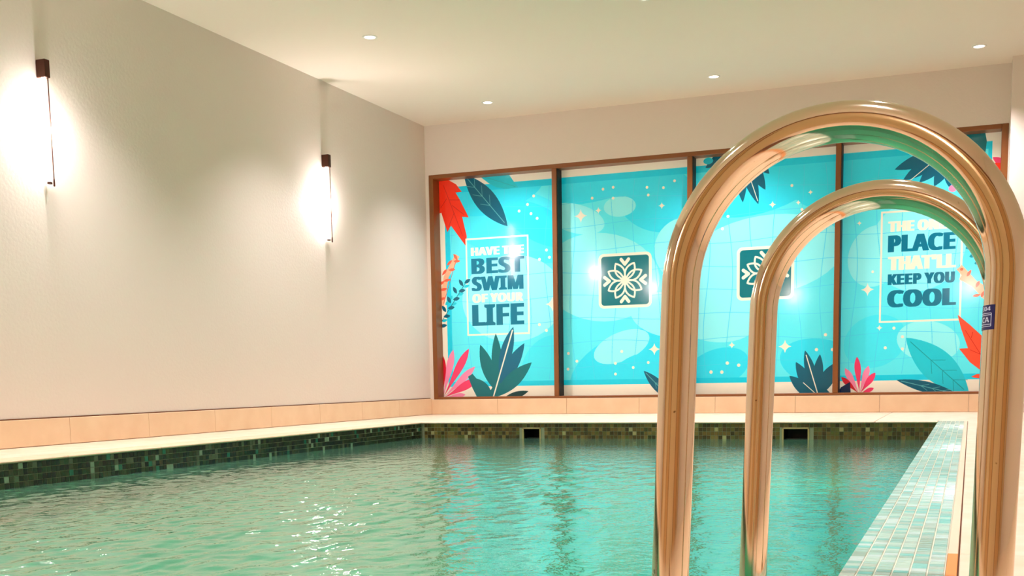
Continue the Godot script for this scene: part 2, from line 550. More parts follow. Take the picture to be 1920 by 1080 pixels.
func art_3():
	field(Vector2(-1.811, 2.049), Vector2(0.612, 0.283), -0.20, CYAN_A)
	field(Vector2(-2.242, 2.130), Vector2(0.291, 0.243), 0.40, CYAN_B)
	field(Vector2(-1.257, 2.006), Vector2(0.272, 0.226), 0.00, CYAN_A)
	field(Vector2(-1.759, 1.395), Vector2(0.709, 0.354), -0.10, CYAN_D)
	field(Vector2(-2.189, 0.940), Vector2(0.441, 0.294), 0.20, CYAN_D)
	field(Vector2(-1.235, 0.437), Vector2(0.368, 0.207), 0.20, CYAN_A)
	field(Vector2(-2.163, 0.408), Vector2(0.295, 0.172), -0.30, CYAN_A)
	waves(1.9)
	leaf(Vector2(-1.973, 2.335), Vector2(-1.939, 1.875), 0.104, DARK_B)
	leaf(Vector2(-1.960, 2.334), Vector2(-1.801, 1.850), 0.114, DARK_B)
	leaf(Vector2(-1.936, 2.331), Vector2(-1.740, 1.971), 0.114, DARK_B)
	leaf(Vector2(-1.924, 2.342), Vector2(-1.707, 2.107), 0.104, DARK_B)
	leaf(Vector2(-2.009, 2.302), Vector2(-2.069, 1.920), 0.105, DARK_B)
	leaf(Vector2(-2.034, 2.340), Vector2(-2.277, 2.203), 0.095, DARK_B)
	stroke(Vector2(-1.948, 2.296), Vector2(-1.806, 1.877), 0.0066, CREAM)
	oval(Vector2(-2.252, 2.262), Vector2(0.044, 0.029), 0.00, TEAL_L)
	disc(Vector2(-1.509, 1.990), 0.0129, CREAM)
	disc(Vector2(-2.071, 1.762), 0.0135, CREAM)
	disc(Vector2(-2.121, 1.656), 0.0135, CREAM)
	disc(Vector2(-1.420, 1.778), 0.0129, CREAM)
	sparkle(Vector2(-1.676, 1.838), 0.0327)
	sparkle(Vector2(-1.348, 1.921), 0.0228)
	sparkle(Vector2(-1.452, 1.840), 0.0230)
	emblem(Rect2(-1.989, 1.008, 0.508, 0.472))
	sparkle(Vector2(-2.031, 0.613), 0.0316)
	sparkle(Vector2(-1.554, 0.588), 0.0587)
	disc(Vector2(-2.071, 0.451), 0.0156, CREAM)
	disc(Vector2(-1.967, 0.430), 0.0155, CREAM)
	disc(Vector2(-2.221, 0.372), 0.0158, CREAM)
	disc(Vector2(-2.121, 0.370), 0.0157, CREAM)
	disc(Vector2(-1.203, 0.682), 0.0146, CREAM)
	disc(Vector2(-1.279, 0.553), 0.0148, CREAM)
	disc(Vector2(-1.141, 0.550), 0.0146, CREAM)
	leaf(Vector2(-1.283, 0.202), Vector2(-1.379, 0.549), 0.088, DARK_B)
	leaf(Vector2(-1.277, 0.178), Vector2(-1.248, 0.512), 0.088, DARK_B)
	leaf(Vector2(-1.252, 0.153), Vector2(-1.120, 0.431), 0.120, DARK_B)
	leaf(Vector2(-1.294, 0.153), Vector2(-1.457, 0.448), 0.102, DARK_B)
	leaf(Vector2(-1.282, 0.116), Vector2(-1.512, 0.326), 0.102, DARK_B)
	poly(PackedVector2Array([Vector2(-1.439, 0.155), Vector2(-1.356, 0.265), Vector2(-1.248, 0.263), Vector2(-1.139, 0.152)]), DARK_B)
	stroke(Vector2(-1.369, 0.510), Vector2(-1.256, 0.141), 0.0093, CREAM)
	stroke(Vector2(-1.392, 0.265), Vector2(-1.289, 0.172), 0.0075, CREAM)

func art_4():
	field(Vector2(-0.813, 2.016), Vector2(0.394, 0.263), 0.20, CYAN_A)
	field(Vector2(-0.454, 1.413), Vector2(0.386, 0.386), 0.00, CYAN_D)
	field(Vector2(-0.800, 1.342), Vector2(0.220, 0.265), 0.30, CYAN_D)
	field(Vector2(-0.786, 0.612), Vector2(0.267, 0.222), -0.40, CYAN_B)
	field(Vector2(-0.349, 0.600), Vector2(0.258, 0.172), 0.20, CYAN_D)
	waves(2.8)
	leaf(Vector2(-0.256, 2.179), Vector2(-0.650, 2.057), 0.109, DARK_D)
	leaf(Vector2(-0.244, 2.166), Vector2(-0.581, 1.962), 0.109, DARK_D)
	leaf(Vector2(-0.220, 2.146), Vector2(-0.449, 1.934), 0.100, DARK_D)
	leaf(Vector2(-0.208, 2.133), Vector2(-0.331, 1.894), 0.100, DARK_D)
	leaf(Vector2(-0.196, 2.107), Vector2(-0.213, 1.879), 0.100, DARK_D)
	stroke(Vector2(-0.256, 2.167), Vector2(-0.527, 1.954), 0.0063, CREAM)
	poly(PackedVector2Array([Vector2(-0.145, 2.343), Vector2(0.050, 2.325), Vector2(0.070, 2.228), Vector2(0.061, 2.133), Vector2(0.000, 2.067), Vector2(-0.116, 2.149)]), DARK_C)
	leaf(Vector2(0.239, 2.011), Vector2(0.119, 2.093), 0.057, PINK_A)
	leaf(Vector2(0.240, 1.976), Vector2(0.126, 2.044), 0.057, RED_A)
	oval(Vector2(-0.184, 1.865), Vector2(0.033, 0.029), 0.00, PINK_B)
	sparkle(Vector2(-0.932, 1.628), 0.0222)
	disc(Vector2(-0.814, 1.210), 0.0106, CREAM)
	sparkle(Vector2(-0.854, 1.059), 0.0555)
	disc(Vector2(-0.814, 1.208), 0.0106, CREAM)
	sparkle(Vector2(-0.749, 0.727), 0.0265)
	disc(Vector2(-0.629, 0.721), 0.0132, CREAM)
	disc(Vector2(-0.558, 0.645), 0.0131, CREAM)
	disc(Vector2(-0.697, 0.554), 0.0132, CREAM)
	disc(Vector2(-0.556, 0.541), 0.0131, CREAM)
	outline(Rect2(-0.755, 0.769, 0.663, 0.944), 0.016, CREAM)
	words("THE ONLY", Rect2(-0.686, 1.537, 0.528, 0.089), CREAM, 0.0090)
	words("PLACE", Rect2(-0.682, 1.364, 0.523, 0.145), INK, 0.0110)
	words("THAT'LL", Rect2(-0.679, 1.214, 0.525, 0.116), CREAM, 0.0110)
	words("KEEP YOU", Rect2(-0.681, 1.089, 0.526, 0.092), INK, 0.0070)
	words("COOL", Rect2(-0.677, 0.898, 0.530, 0.146), INK, 0.0130)
	leaf(Vector2(-0.071, 1.366), Vector2(-0.031, 1.377), 0.029, TEAL_D)
	leaf(Vector2(-0.039, 1.295), Vector2(0.000, 1.306), 0.029, TEAL_D)
	leaf(Vector2(0.002, 1.236), Vector2(0.042, 1.247), 0.029, TEAL_D)
	leaf(Vector2(0.042, 1.189), Vector2(0.081, 1.200), 0.029, TEAL_D)
	stroke(Vector2(-0.116, 1.212), Vector2(0.139, 0.914), 0.0545, PEACH)
	stroke(Vector2(-0.099, 1.137), Vector2(0.090, 1.014), 0.0587, PEACH)
	leaf(Vector2(-0.054, 1.132), Vector2(-0.021, 1.186), 0.025, CORAL_A)
	leaf(Vector2(0.020, 1.039), Vector2(0.046, 1.093), 0.025, CORAL_A)
	leaf(Vector2(-0.005, 0.967), Vector2(0.056, 0.977), 0.025, CORAL_A)
	leaf(Vector2(-0.108, 1.187), Vector2(-0.084, 1.202), 0.025, CORAL_A)
	leaf(Vector2(0.061, 0.955), Vector2(0.090, 1.009), 0.025, CORAL_A)
	petal(Vector2(-0.906, 0.157), Vector2(-1.032, 0.385), 0.054, PINK_B)
	petal(Vector2(-0.906, 0.157), Vector2(-0.832, 0.403), 0.054, PINK_B)
	petal(Vector2(-0.906, 0.157), Vector2(-1.063, 0.308), 0.045, RED_C)
	petal(Vector2(-0.906, 0.157), Vector2(-0.933, 0.483), 0.054, PINK_A)
	petal(Vector2(-0.906, 0.157), Vector2(-0.776, 0.342), 0.054, PINK_A)
	petal(Vector2(-0.906, 0.157), Vector2(-0.786, 0.207), 0.036, PINK_A)
	poly(PackedVector2Array([Vector2(-1.089, 0.172), Vector2(-1.064, 0.217), Vector2(-0.987, 0.264), Vector2(-0.981, 0.170)]), DARK_E)
	leaf(Vector2(-0.010, 0.147), Vector2(-0.528, 0.635), 0.261, TEAL_L, TEAL_D)
	leaf(Vector2(-0.098, 0.145), Vector2(-0.598, 0.275), 0.093, DARK_B, VEIN_A)
	poly(PackedVector2Array([Vector2(-0.118, 0.816), Vector2(-0.020, 0.730), Vector2(0.075, 0.637), Vector2(0.135, 0.567), Vector2(0.165, 0.344), Vector2(0.084, 0.339), Vector2(-0.011, 0.416), Vector2(-0.099, 0.532), Vector2(-0.029, 0.534), Vector2(-0.087, 0.697)]), RED_D)
	stroke(Vector2(-0.054, 0.684), Vector2(0.117, 0.407), 0.0038, RED_B)
	stroke(Vector2(-0.014, 0.521), Vector2(0.068, 0.482), 0.0038, RED_B)
	stroke(Vector2(-0.005, 0.620), Vector2(0.005, 0.670), 0.0038, RED_B)
	poly(PackedVector2Array([Vector2(0.004, 0.294), Vector2(0.044, 0.314), Vector2(0.119, 0.320), Vector2(0.120, 0.270), Vector2(0.027, 0.284)]), RED_D)


func print_sheet(n: int, x0: float, x1: float) -> ImageTexture:
	sheet_k = 1000.0
	sheet_at = Vector2(x0, 0.15)
	sheet = Image.create_empty(int((x1 - x0) * sheet_k), int((2.3 - 0.15) * sheet_k), false, Image.FORMAT_RGB8)
	sheet.fill(CREAM)
	var l := -4.88 if n == 1 else x0 - 0.1
	var r := 0.114 if n == 4 else x1 + 0.1
	poly(PackedVector2Array([Vector2(l, 0.272), Vector2(r, 0.272), Vector2(r, 2.225), Vector2(l, 2.225)]), STRIPE)
	l += 0.052
	r -= 0.03
	poly(PackedVector2Array([Vector2(l, 0.32), Vector2(r, 0.32), Vector2(r, 2.165), Vector2(l, 2.165)]), CYAN_C)
	limit = Rect2(px(Vector2(l, 2.165)), px(Vector2(r, 0.32)) - px(Vector2(l, 2.165)))
	[art_1, art_2, art_3, art_4][n - 1].call()
	sheet.resize(sheet.get_width() / 2, sheet.get_height() / 2, Image.INTERPOLATE_BILINEAR)
	return ImageTexture.create_from_image(sheet)

var limit := Rect2()
var inside := false

# pale and deep patches of the drawn water, kept inside the striped border
func field(m: Vector2, r: Vector2, turn: float, c: Color):
	inside = true
	oval(m, r, turn, c)
	inside = false

# ------------------------------------------------------------------ mosaic
func tile_mesh(s: float, t: float, ch: float) -> ArrayMesh:
	var st := st_new()
	var a := s / 2
	var b := a - ch
	var p := []
	var q := []
	var r := []
	for c in [[-1, -1], [1, -1], [1, 1], [-1, 1]]:
		p.append(Vector3(c[0] * b, t, c[1] * b))
		q.append(Vector3(c[0] * a, t - ch, c[1] * a))
		r.append(Vector3(c[0] * a, 0, c[1] * a))
	quad(st, p[0], p[1], p[2], p[3], Vector3.UP)
	for k in 4:
		var l := (k + 1) % 4
		var o: Vector3 = (q[k] + q[l]) * Vector3(1, 0, 1)
		quad(st, p[k], p[l], q[l], q[k], o + Vector3.UP * a)
		quad(st, q[k], q[l], r[l], r[k], o)
	return st.commit()

# lays tiles: the listed places nearest the eye as parts, the rest as one mass
func lay(parent: Node3D, places: Array, mesh: Mesh, colors: Array, odds: Array, rough: float, most: int):
	places.sort_custom(func(a, b): return a.origin.distance_to(EYE) < b.origin.distance_to(EYE))
	var near := []
	var rest := []
	for p in places:
		if near.size() < most and p.origin.z < -2.0:
			near.append(p)
		else:
			rest.append(p)
	var picks := []
	for k in colors.size():
		for i in odds[k]:
			picks.append(k)
	for p in near:
		var k: int = picks[rng.randi() % picks.size()]
		var o := put("mosaic_tile", mesh, mat("glass mosaic %s" % colors[k].to_html(false), colors[k], rough), parent)
		o.transform = p
	if rest.is_empty():
		return
	var mm := MultiMesh.new()
	mm.transform_format = MultiMesh.TRANSFORM_3D
	mm.use_colors = true
	mm.mesh = mesh
	mm.instance_count = rest.size()
	for i in rest.size():
		mm.set_instance_transform(i, rest[i])
		var c: Color = colors[picks[rng.randi() % picks.size()]]
		mm.set_instance_color(i, c.srgb_to_linear())
	var o := MultiMeshInstance3D.new()
	o.multimesh = mm
	var m := mat("glass mosaic field %.2f" % rough, Color.WHITE, rough)
	m.vertex_color_use_as_albedo = true
	o.material_override = m
	o.name = "mosaic_field"
	o.set_meta("kind", "stuff")
	parent.add_child(o, true)

# ------------------------------------------------------------------ scene
func _ready():
	rng.seed = 77
	camera_and_air()
	setting()
	pool()
	windows()
	ladder()
	lamps()

func camera_and_air():
	var cam := Camera3D.new()
	cam.name = "camera"
	add_child(cam)
	# wide frame cut from the upper part of a taller photograph: the lens axis lies low in the frame
	cam.projection = Camera3D.PROJECTION_FRUSTUM
	cam.near = 0.05
	cam.far = 60.0
	var f := 2143.3
	cam.size = 1080.0 / f * cam.near
	cam.frustum_offset = Vector2(0.0, (961.1 - 540.0) / f * cam.near)
	cam.position = EYE
	var yaw := 0.38124
	var pitch := -0.11669
	var roll := -0.01716
	cam.basis = Basis(Vector3.UP, yaw) * Basis(Vector3.RIGHT, pitch) * Basis(Vector3.BACK, roll)
	cam.current = true
	var we := WorldEnvironment.new()
	we.name = "air"
	var env := Environment.new()
	env.background_mode = Environment.BG_COLOR
	env.background_color = Color(0, 0, 0)
	env.tonemap_mode = Environment.TONE_MAPPER_LINEAR
	env.tonemap_exposure = 1.2
	env.sdfgi_enabled = true
	env.ssao_enabled = true
	env.ssil_enabled = true
	we.environment = env
	add_child(we)

func setting():
	var paint := mat("beige wall paint", Color(0.88, 0.83, 0.78), 0.75, 0.0, 0.35)
	paint.normal_enabled = true
	paint.normal_texture = bump_tex(0.05, 5, 3.0)
	paint.normal_scale = 0.12
	world_mapped(paint, 1.3)
	var white := mat("cream ceiling paint", Color(0.92, 0.875, 0.81), 0.85, 0.0, 0.3)
	var stone := mat("peach deck stone", Color(1, 1, 1), 0.45)
	stone.albedo_texture = noise_tex(0.012, Color(0.90, 0.78, 0.66), Color(0.94, 0.86, 0.77), 3)
	world_mapped(stone, 0.9)
	var nose := mat("rosy coping stone", Color(1, 1, 1), 0.5)
	nose.albedo_texture = noise_tex(0.02, Color(0.86, 0.72, 0.58), Color(0.92, 0.80, 0.67), 4)
	world_mapped(nose, 1.1)
	var tan_tile := mat("tan skirting tile", Color(1, 1, 1), 0.5)
	tan_tile.albedo_texture = noise_tex(0.01, Color(0.90, 0.76, 0.61), Color(0.93, 0.81, 0.67), 6)
	world_mapped(tan_tile, 0.8)
	var grout := mat("brown joint", Color(0.42, 0.25, 0.13), 0.9)

	var w := solid_box_set("wall_left", [[Vector3(WALL_L - 0.2, -1.5, WALL_B - 0.4), Vector3(WALL_L, TOP, WALL_F + 0.2)]], paint)
	tag(w, "long beige painted wall carrying the bright bar lamps", "wall", "", "structure")
	w = solid_box_set("wall_back", [
		[Vector3(WALL_L, 2.331, WALL_B - 0.3), Vector3(WALL_R + 0.2, TOP, WALL_B)],
		[Vector3(WALL_L, -0.3, WALL_B - 0.3), Vector3(WALL_R + 0.2, 0.15, WALL_B)],
		[Vector3(WALL_L, 0.15, WALL_B - 0.3), Vector3(-4.981, 2.331, WALL_B)],
		[Vector3(0.232, 0.15, WALL_B - 0.3), Vector3(WALL_R + 0.2, 2.331, WALL_B)],
		[Vector3(-4.981, 0.15, WALL_B - 0.3), Vector3(0.232, 2.331, WALL_B - 0.2)]], paint)
	tag(w, "end wall around and above the printed windows", "wall", "", "structure")
	w = solid_box_set("wall_right", [[Vector3(WALL_R, -0.3, WALL_B - 0.3), Vector3(WALL_R + 0.2, TOP, WALL_F + 0.2)], [Vector3(0.240, 0.0, WALL_B), Vector3(WALL_R, TOP, WALL_B + 0.21)]], paint)
	tag(w, "pale wall with a shallow pier beside the last window", "wall", "", "structure")
	w = solid_box_set("wall_front", [[Vector3(WALL_L, -0.3, WALL_F), Vector3(WALL_R, TOP, WALL_F + 0.2)]], mat("tan plaster", Color(0.92, 0.79, 0.61), 0.8))
	tag(w, "tan wall behind the photographer", "wall", "", "structure")
	w = solid_box_set("ceiling", [[Vector3(WALL_L - 0.2, TOP, WALL_B - 0.4), Vector3(WALL_R + 0.2, TOP + 0.2, WALL_F + 0.2)]], white)
	tag(w, "flat cream painted ceiling with small round downlights", "ceiling", "", "structure")

	var wood := mat("dark door wood", Color(0.56, 0.34, 0.18), 0.4)
	var n := 1
	for x in [-4.2, -1.6, 0.85]:  # added doors out of view, put in for the streaks in the rails
		var dr := base("added_door_%d" % n, Vector3(x, 0, WALL_F))
		tag(dr, "brown wooden door unseen behind the photographer, put in for rail streaks, %s" % ["far from the ladder", "in the middle", "near the ladder"][n - 1], "added_door", "", "structure")
		block("leaf", Vector3(-0.42, 0.003, -0.03), Vector3(0.42, 2.05, -0.002), mat("tan door wood", Color(0.86, 0.67, 0.44), 0.4), dr, 0.003)
		for s in [-1.0, 1.0]:
			block("casing", Vector3(s * 0.46 - 0.04, 0.0, -0.04), Vector3(s * 0.46 + 0.04, 2.13, -0.002), wood, dr, 0.003)
		block("lintel", Vector3(-0.42, 2.05, -0.04), Vector3(0.42, 2.13, -0.002), wood, dr, 0.003)
		block("handle", Vector3(0.32, 0.98, -0.075), Vector3(0.36, 1.10, -0.03), mat("door steel", Color(0.7, 0.7, 0.7), 0.3, 1.0), dr, 0.004)
		n += 1
	var cor := block("added_trim_3", Vector3(WALL_L, 2.44, WALL_F - 0.05), Vector3(WALL_R, TOP, WALL_F), wood)  # unseen band added to mirror as a dark line in the rails
	tag(cor, "added unseen dark band behind the photographer, mirrored as a line in the rails", "added_cornice", "", "structure")

	# deck: screed below, stones above with open joints
	var floor_ := solid_box_set("floor", [
		[Vector3(WALL_L, -0.3, WALL_B), Vector3(POOL_L - 0.03, -0.012, WALL_F)],
		[Vector3(POOL_L - 0.03, -0.042, WALL_B), Vector3(POOL_R, -0.012, POOL_B - 0.03)],
		[Vector3(POOL_L - 0.03, -0.3, POOL_F + 0.03), Vector3(POOL_R, -0.012, WALL_F)],
		[Vector3(POOL_R + 0.03, -0.3, WALL_B), Vector3(WALL_R, -0.012, WALL_F)]], grout)
	tag(floor_, "deck of large peach stone tiles around the pool", "floor", "", "structure")
	var g := 0.002
	var z := WALL_F
	var z0 := 0.51
	while z > POOL_B:
		block("deck_stone", Vector3(WALL_L + 0.014, -0.012, z0 + g), Vector3(POOL_L - 0.19 - g, 0.0, z - g), stone, floor_, 0.0015)
		block("coping_stone", Vector3(POOL_L - 0.19 + g, -0.012, z0 + g), Vector3(POOL_L + (0.008 if z0 < POOL_F else 0.0), 0.0, z - g), nose, floor_, 0.004)
		z = z0
		z0 = maxf(z0 - 0.713, POOL_B)
		if z <= POOL_B:
			break
	for r in 3:
		block("deck_stone", Vector3(WALL_L + 0.014, -0.012, WALL_B + 0.634 * r + g), Vector3(POOL_L - g, 0.0, WALL_B + 0.634 * (r + 1) - g), stone, floor_, 0.0015)
	var x := POOL_L
	while x < 0.2:
		var x1 := minf(x + 0.713, 0.3)
		if x < POOL_R - 0.05:
			block("coping_stone", Vector3(x + g, -0.012, POOL_B - 0.19), Vector3(minf(x1, POOL_R) - g, 0.0, POOL_B + 0.008), stone, floor_, 0.004)
		for r in 3:
			block("deck_stone", Vector3(x + g, -0.012, WALL_B + 0.57 * r + g), Vector3(x1 - g, 0.0, WALL_B + 0.57 * (r + 1) - g), stone, floor_, 0.0015)
		x += 0.713
	x = POOL_L
	while x < POOL_R:
		block("deck_stone", Vector3(x + g, -0.012, POOL_F), Vector3(minf(x + 0.713, POOL_R) - g, 0.0, WALL_F), stone, floor_, 0.0015)
		x += 0.713
	var edges := [POOL_B, -7.1, -5.9, -4.7, -3.5, -2.30, -1.1, 0.1, WALL_F]
	for k in edges.size() - 1:
		for c in [[-0.012, 0.588], [0.588, 1.188], [1.188, WALL_R]]:
			block("deck_stone", Vector3(c[0] + g, -0.012, edges[k] + g), Vector3(c[1] - g, 0.0, edges[k + 1] - g), stone, floor_, 0.0015)
		var trim_m := mat("pink trim stone", Color(0.90, 0.79, 0.68), 0.5) if edges[k] < -2.31 else mat("orange trim stone", Color(0.86, 0.55, 0.28), 0.55)
		block("edge_trim", Vector3(-0.0315, -0.012, edges[k] + g), Vector3(-0.013, 0.0005, edges[k + 1] - g), trim_m, floor_, 0.001)
	for r in 3:
		for c in [[0.3, 0.9], [0.9, 1.5], [1.5, WALL_R]]:
			block("deck_stone", Vector3(c[0] + g, -0.012, WALL_B + 0.57 * r + g), Vector3(c[1] - g, 0.0, WALL_B + 0.57 * (r + 1) - g), stone, floor_, 0.0015)
	block("deck_stone", Vector3(POOL_R, -0.012, WALL_B + 1.712), Vector3(WALL_R, 0.0, POOL_B), stone, floor_, 0.0015)

	var skirt := base("baseboard_left")
	tag(skirt, "tan tiled skirting along the long beige wall", "baseboard", "", "structure")
	z = 0.313
	while z > WALL_B:
		block("skirting_tile", Vector3(WALL_L, 0.002, maxf(z - 0.713, WALL_B) + 0.0006), Vector3(WALL_L + 0.013, 0.158, z - 0.0006), tan_tile, skirt, 0.002)
		z -= 0.713
	block("brown_strip", Vector3(WALL_L, 0.158, WALL_B + 0.02), Vector3(WALL_L + 0.006, 0.165, 0.3), grout, skirt)  # narrow brown strip along the top of the skirting tiles
	skirt = base("baseboard_back")
	tag(skirt, "tan tiled skirting under the printed windows", "baseboard", "", "structure")
	x = WALL_L + 0.013
	while x < 0.23:
		block("skirting_tile", Vector3(x + 0.001, 0.002, WALL_B), Vector3(minf(x + 0.713, 0.239) - 0.001, 0.148, WALL_B + 0.012), tan_tile, skirt, 0.002)
		x += 0.713

func solid_box_set(called: String, boxes: Array, m: Material) -> MeshInstance3D:
	var st := st_new()
	for b in boxes:
		box(st, b[0], b[1])
	return solid(called, st, m)

func pool():
	var deep := mat("green basin mosaic", Color(1, 1, 1), 0.4)
	deep.albedo_texture = noise_tex(0.09, Color(0.17, 0.68, 0.50), Color(0.28, 0.78, 0.60), 12, 2)
	world_mapped(deep, 1.0)
	var grout := mat("grey green grout", Color(0.52, 0.55, 0.43), 0.8)
	var pale := mat("pale grout", Color(0.80, 0.82, 0.74), 0.6)
	var bed := solid_box_set("floor_pool", [[Vector3(POOL_L - 0.1, -1.5, POOL_B - 0.1), Vector3(POOL_R + 0.1, -1.35, POOL_F + 0.1)]], deep)
	tag(bed, "green tiled pool bottom under the water", "pool floor", "", "structure")
	var p := 0.0300
	var t := 0.0042
	var dark := [Color(0.13, 0.17, 0.10), Color(0.18, 0.22, 0.12), Color(0.10, 0.12, 0.09), Color(0.24, 0.26, 0.16), Color(0.50, 0.58, 0.47), Color(0.16, 0.42, 0.32), Color(0.33, 0.37, 0.27)]
	var dark_odds := [9, 8, 8, 5, 2, 1, 3]
	var olive := [Color(0.30, 0.25, 0.10), Color(0.38, 0.32, 0.14), Color(0.22, 0.20, 0.08), Color(0.46, 0.40, 0.20), Color(0.60, 0.58, 0.38), Color(0.34, 0.34, 0.14)]  # brown cast of the warm light is put into these tile colours
	var olive_odds := [8, 8, 7, 5, 1, 6]
	var mesh := tile_mesh(p - 0.0028, t, 0.0009)
	# basin below the waterline band
	var moss := mat("olive basin mosaic", Color(1, 1, 1), 0.4)
	moss.albedo_texture = noise_tex(0.2, Color(0.22, 0.36, 0.14), Color(0.40, 0.54, 0.24), 14, 2)
	world_mapped(moss, 1.0)
	var shell := solid_box_set("wall_basin", [
		[Vector3(POOL_L - 0.025, -1.35, POOL_B - 0.02), Vector3(POOL_L, -0.168, POOL_F)],
		[Vector3(POOL_L, -1.35, POOL_B - 0.02), Vector3(POOL_R, -0.205, POOL_B)]], moss)
	tag(shell, "olive tiled pool sides below the waterline band", "pool wall", "", "structure")
	# long side
	var wl := solid_box_set("wall_pool_left", [[Vector3(POOL_L - 0.03, -1.35, POOL_B - 0.03), Vector3(POOL_L - t * 0.6, -0.0125, POOL_F)]], grout)
	tag(wl, "dark green mosaic pool side below the long wall", "pool wall", "", "structure")
	var places := []
	var face := Basis(Vector3(0, 1, 0), Vector3(1, 0, 0), Vector3(0, 0, -1))
	for r in 5:
		var z := POOL_B + p * 0.6
		while z < POOL_F:
			places.append(Transform3D(face * jitter(0.5), Vector3(POOL_L - t, -0.0135 - p * (r + 0.5), z)))
			z += p
	lay(wl, places, mesh, dark, dark_odds, 0.22, 300)
	# far end with two skimmer mouths
	var gaps := [[-3.300, -3.142], [-1.268, -1.073]]
	var boxes := []
	var x0 := POOL_L - 0.03
	for s in gaps:
		boxes.append([Vector3(x0, -1.35, POOL_B - 0.03), Vector3(s[0], -0.0125, POOL_B - t * 0.6)])
		boxes.append([Vector3(s[0], -0.0445, POOL_B - 0.03), Vector3(s[1], -0.0125, POOL_B - t * 0.6)])
		boxes.append([Vector3(s[0], -1.35, POOL_B - 0.03), Vector3(s[1], -0.20, POOL_B - t * 0.6)])
		x0 = s[1]
	boxes.append([Vector3(x0, -1.35, POOL_B - 0.03), Vector3(POOL_R, -0.0125, POOL_B - t * 0.6)])
	var wb := solid_box_set("wall_pool_back", boxes, grout)
	tag(wb, "mosaic pool end tinted olive brown as under warm light, below the windows", "pool wall", "", "structure")
	places = []
	face = Basis(Vector3(1, 0, 0), Vector3(0, 0, 1), Vector3(0, -1, 0))
	for r in 5:
		var x := POOL_R - p * 0.55
		while x > POOL_L + 0.01:
			var y := -0.0135 - p * (r + 0.5)
			var free := true
			for s in gaps:
				if x > s[0] - p * 0.75 and x < s[1] + p * 0.75 and y < -0.03:
					free = false
			if free:
				places.append(Transform3D(face * jitter(0.5), Vector3(x, y, POOL_B - t)))
			x -= p
	lay(wb, places, mesh, olive, olive_odds, 0.25, 300)
	for s in gaps:
		skimmer(s[0], s[1])
	var wr := solid_box_set("wall_pool_right", [[Vector3(POOL_R, -1.35, POOL_B), Vector3(POOL_R + 0.1, -0.0125, POOL_F)]], deep)
	tag(wr, "mosaic pool side under the ladder", "pool wall", "", "structure")
	var wf := solid_box_set("wall_pool_front", [[Vector3(POOL_L - 0.03, -1.35, POOL_F), Vector3(POOL_R, -0.0125, POOL_F + 0.03)]], deep)
	tag(wf, "near pool end below the photographer", "pool wall", "", "structure")
	# flat mosaic border level with the deck
	var bord := solid_box_set("trim_1", [[Vector3(POOL_R + 0.0005, -0.0125, POOL_B), Vector3(-0.032, -0.0015, POOL_F)]], pale)
	tag(bord, "sage mosaic border lightened for window sheen, between the water and the deck", "tile border", "", "structure")
	places = []
	var q := (-0.0325 - POOL_R) / 6.0
	for c in 6:
		var z := POOL_B + q * 0.5
		while z < POOL_F:
			places.append(Transform3D(jitter(0.9), Vector3(POOL_R + q * (c + 0.5), -0.0035, z)))
			z += q
	var sage := [Color(0.66, 0.74, 0.66), Color(0.73, 0.79, 0.71), Color(0.58, 0.70, 0.63), Color(0.70, 0.72, 0.64), Color(0.52, 0.74, 0.68), Color(0.78, 0.82, 0.78), Color(0.62, 0.66, 0.57)]  # paler tones stand in for window sheen and light from above
	lay(bord, places, tile_mesh(q - 0.0028, t, 0.0009), sage, [7, 7, 5, 5, 3, 5, 3], 0.2, 300)
	added_pool_lights()
	water()

func added_pool_lights():  # unseen lamps added under water to brighten the pool
	var lit := mat("lit added pool lamp lens", Color(0.95, 1.0, 0.98), 0.3)
	lit.emission_enabled = true
	lit.emission = Color(0.92, 1.0, 0.97)
	lit.emission_energy_multiplier = 6.0
	var k := 0
	for z in [-2.9, -6.4]:
		var o := base("added_pool_lamp", Vector3(POOL_R, -0.62, z))
		o.rotation.z = PI / 2
		tag(o, "added unseen underwater lamp brightening the water, %s" % ["the one nearer the ladder", "the one nearer the windows"][k], "pool lamp", "added underwater lamps")
		k += 1
		var st := st_new()
		lathe(st, [Vector2(0.085, 0.0), Vector2(0.088, 0.012), Vector2(0.115, 0.012), Vector2(0.12, 0.0)], Vector3.ZERO, 28)
		solid("lamp_ring", st, mat("lamp steel", Color(0.7, 0.7, 0.7), 0.3, 1.0), o)
		st = st_new()
		lathe(st, [Vector2(0.086, 0.0), Vector2(0.086, 0.006), Vector2(0.0001, 0.006)], Vector3.ZERO, 28)
		solid("lens", st, lit, o)
		var l := SpotLight3D.new()
		l.name = "beam"
		l.light_color = Color(0.96, 1.0, 0.98)
		l.light_energy = POOL_ENERGY
		l.light_size = 0.08
		l.spot_range = 12.0
		l.spot_attenuation = 2.0
		l.spot_angle = 80.0
		l.spot_angle_attenuation = 0.8
		l.shadow_enabled = true
		l.position = Vector3(0, 0.016, 0)
		l.rotation.x = PI / 2
		o.add_child(l, true)

func jitter(deg: float) -> Basis:
	return Basis.from_euler(Vector3(deg_to_rad(rng.randf_range(-deg, deg)), 0, deg_to_rad(rng.randf_range(-deg, deg))))

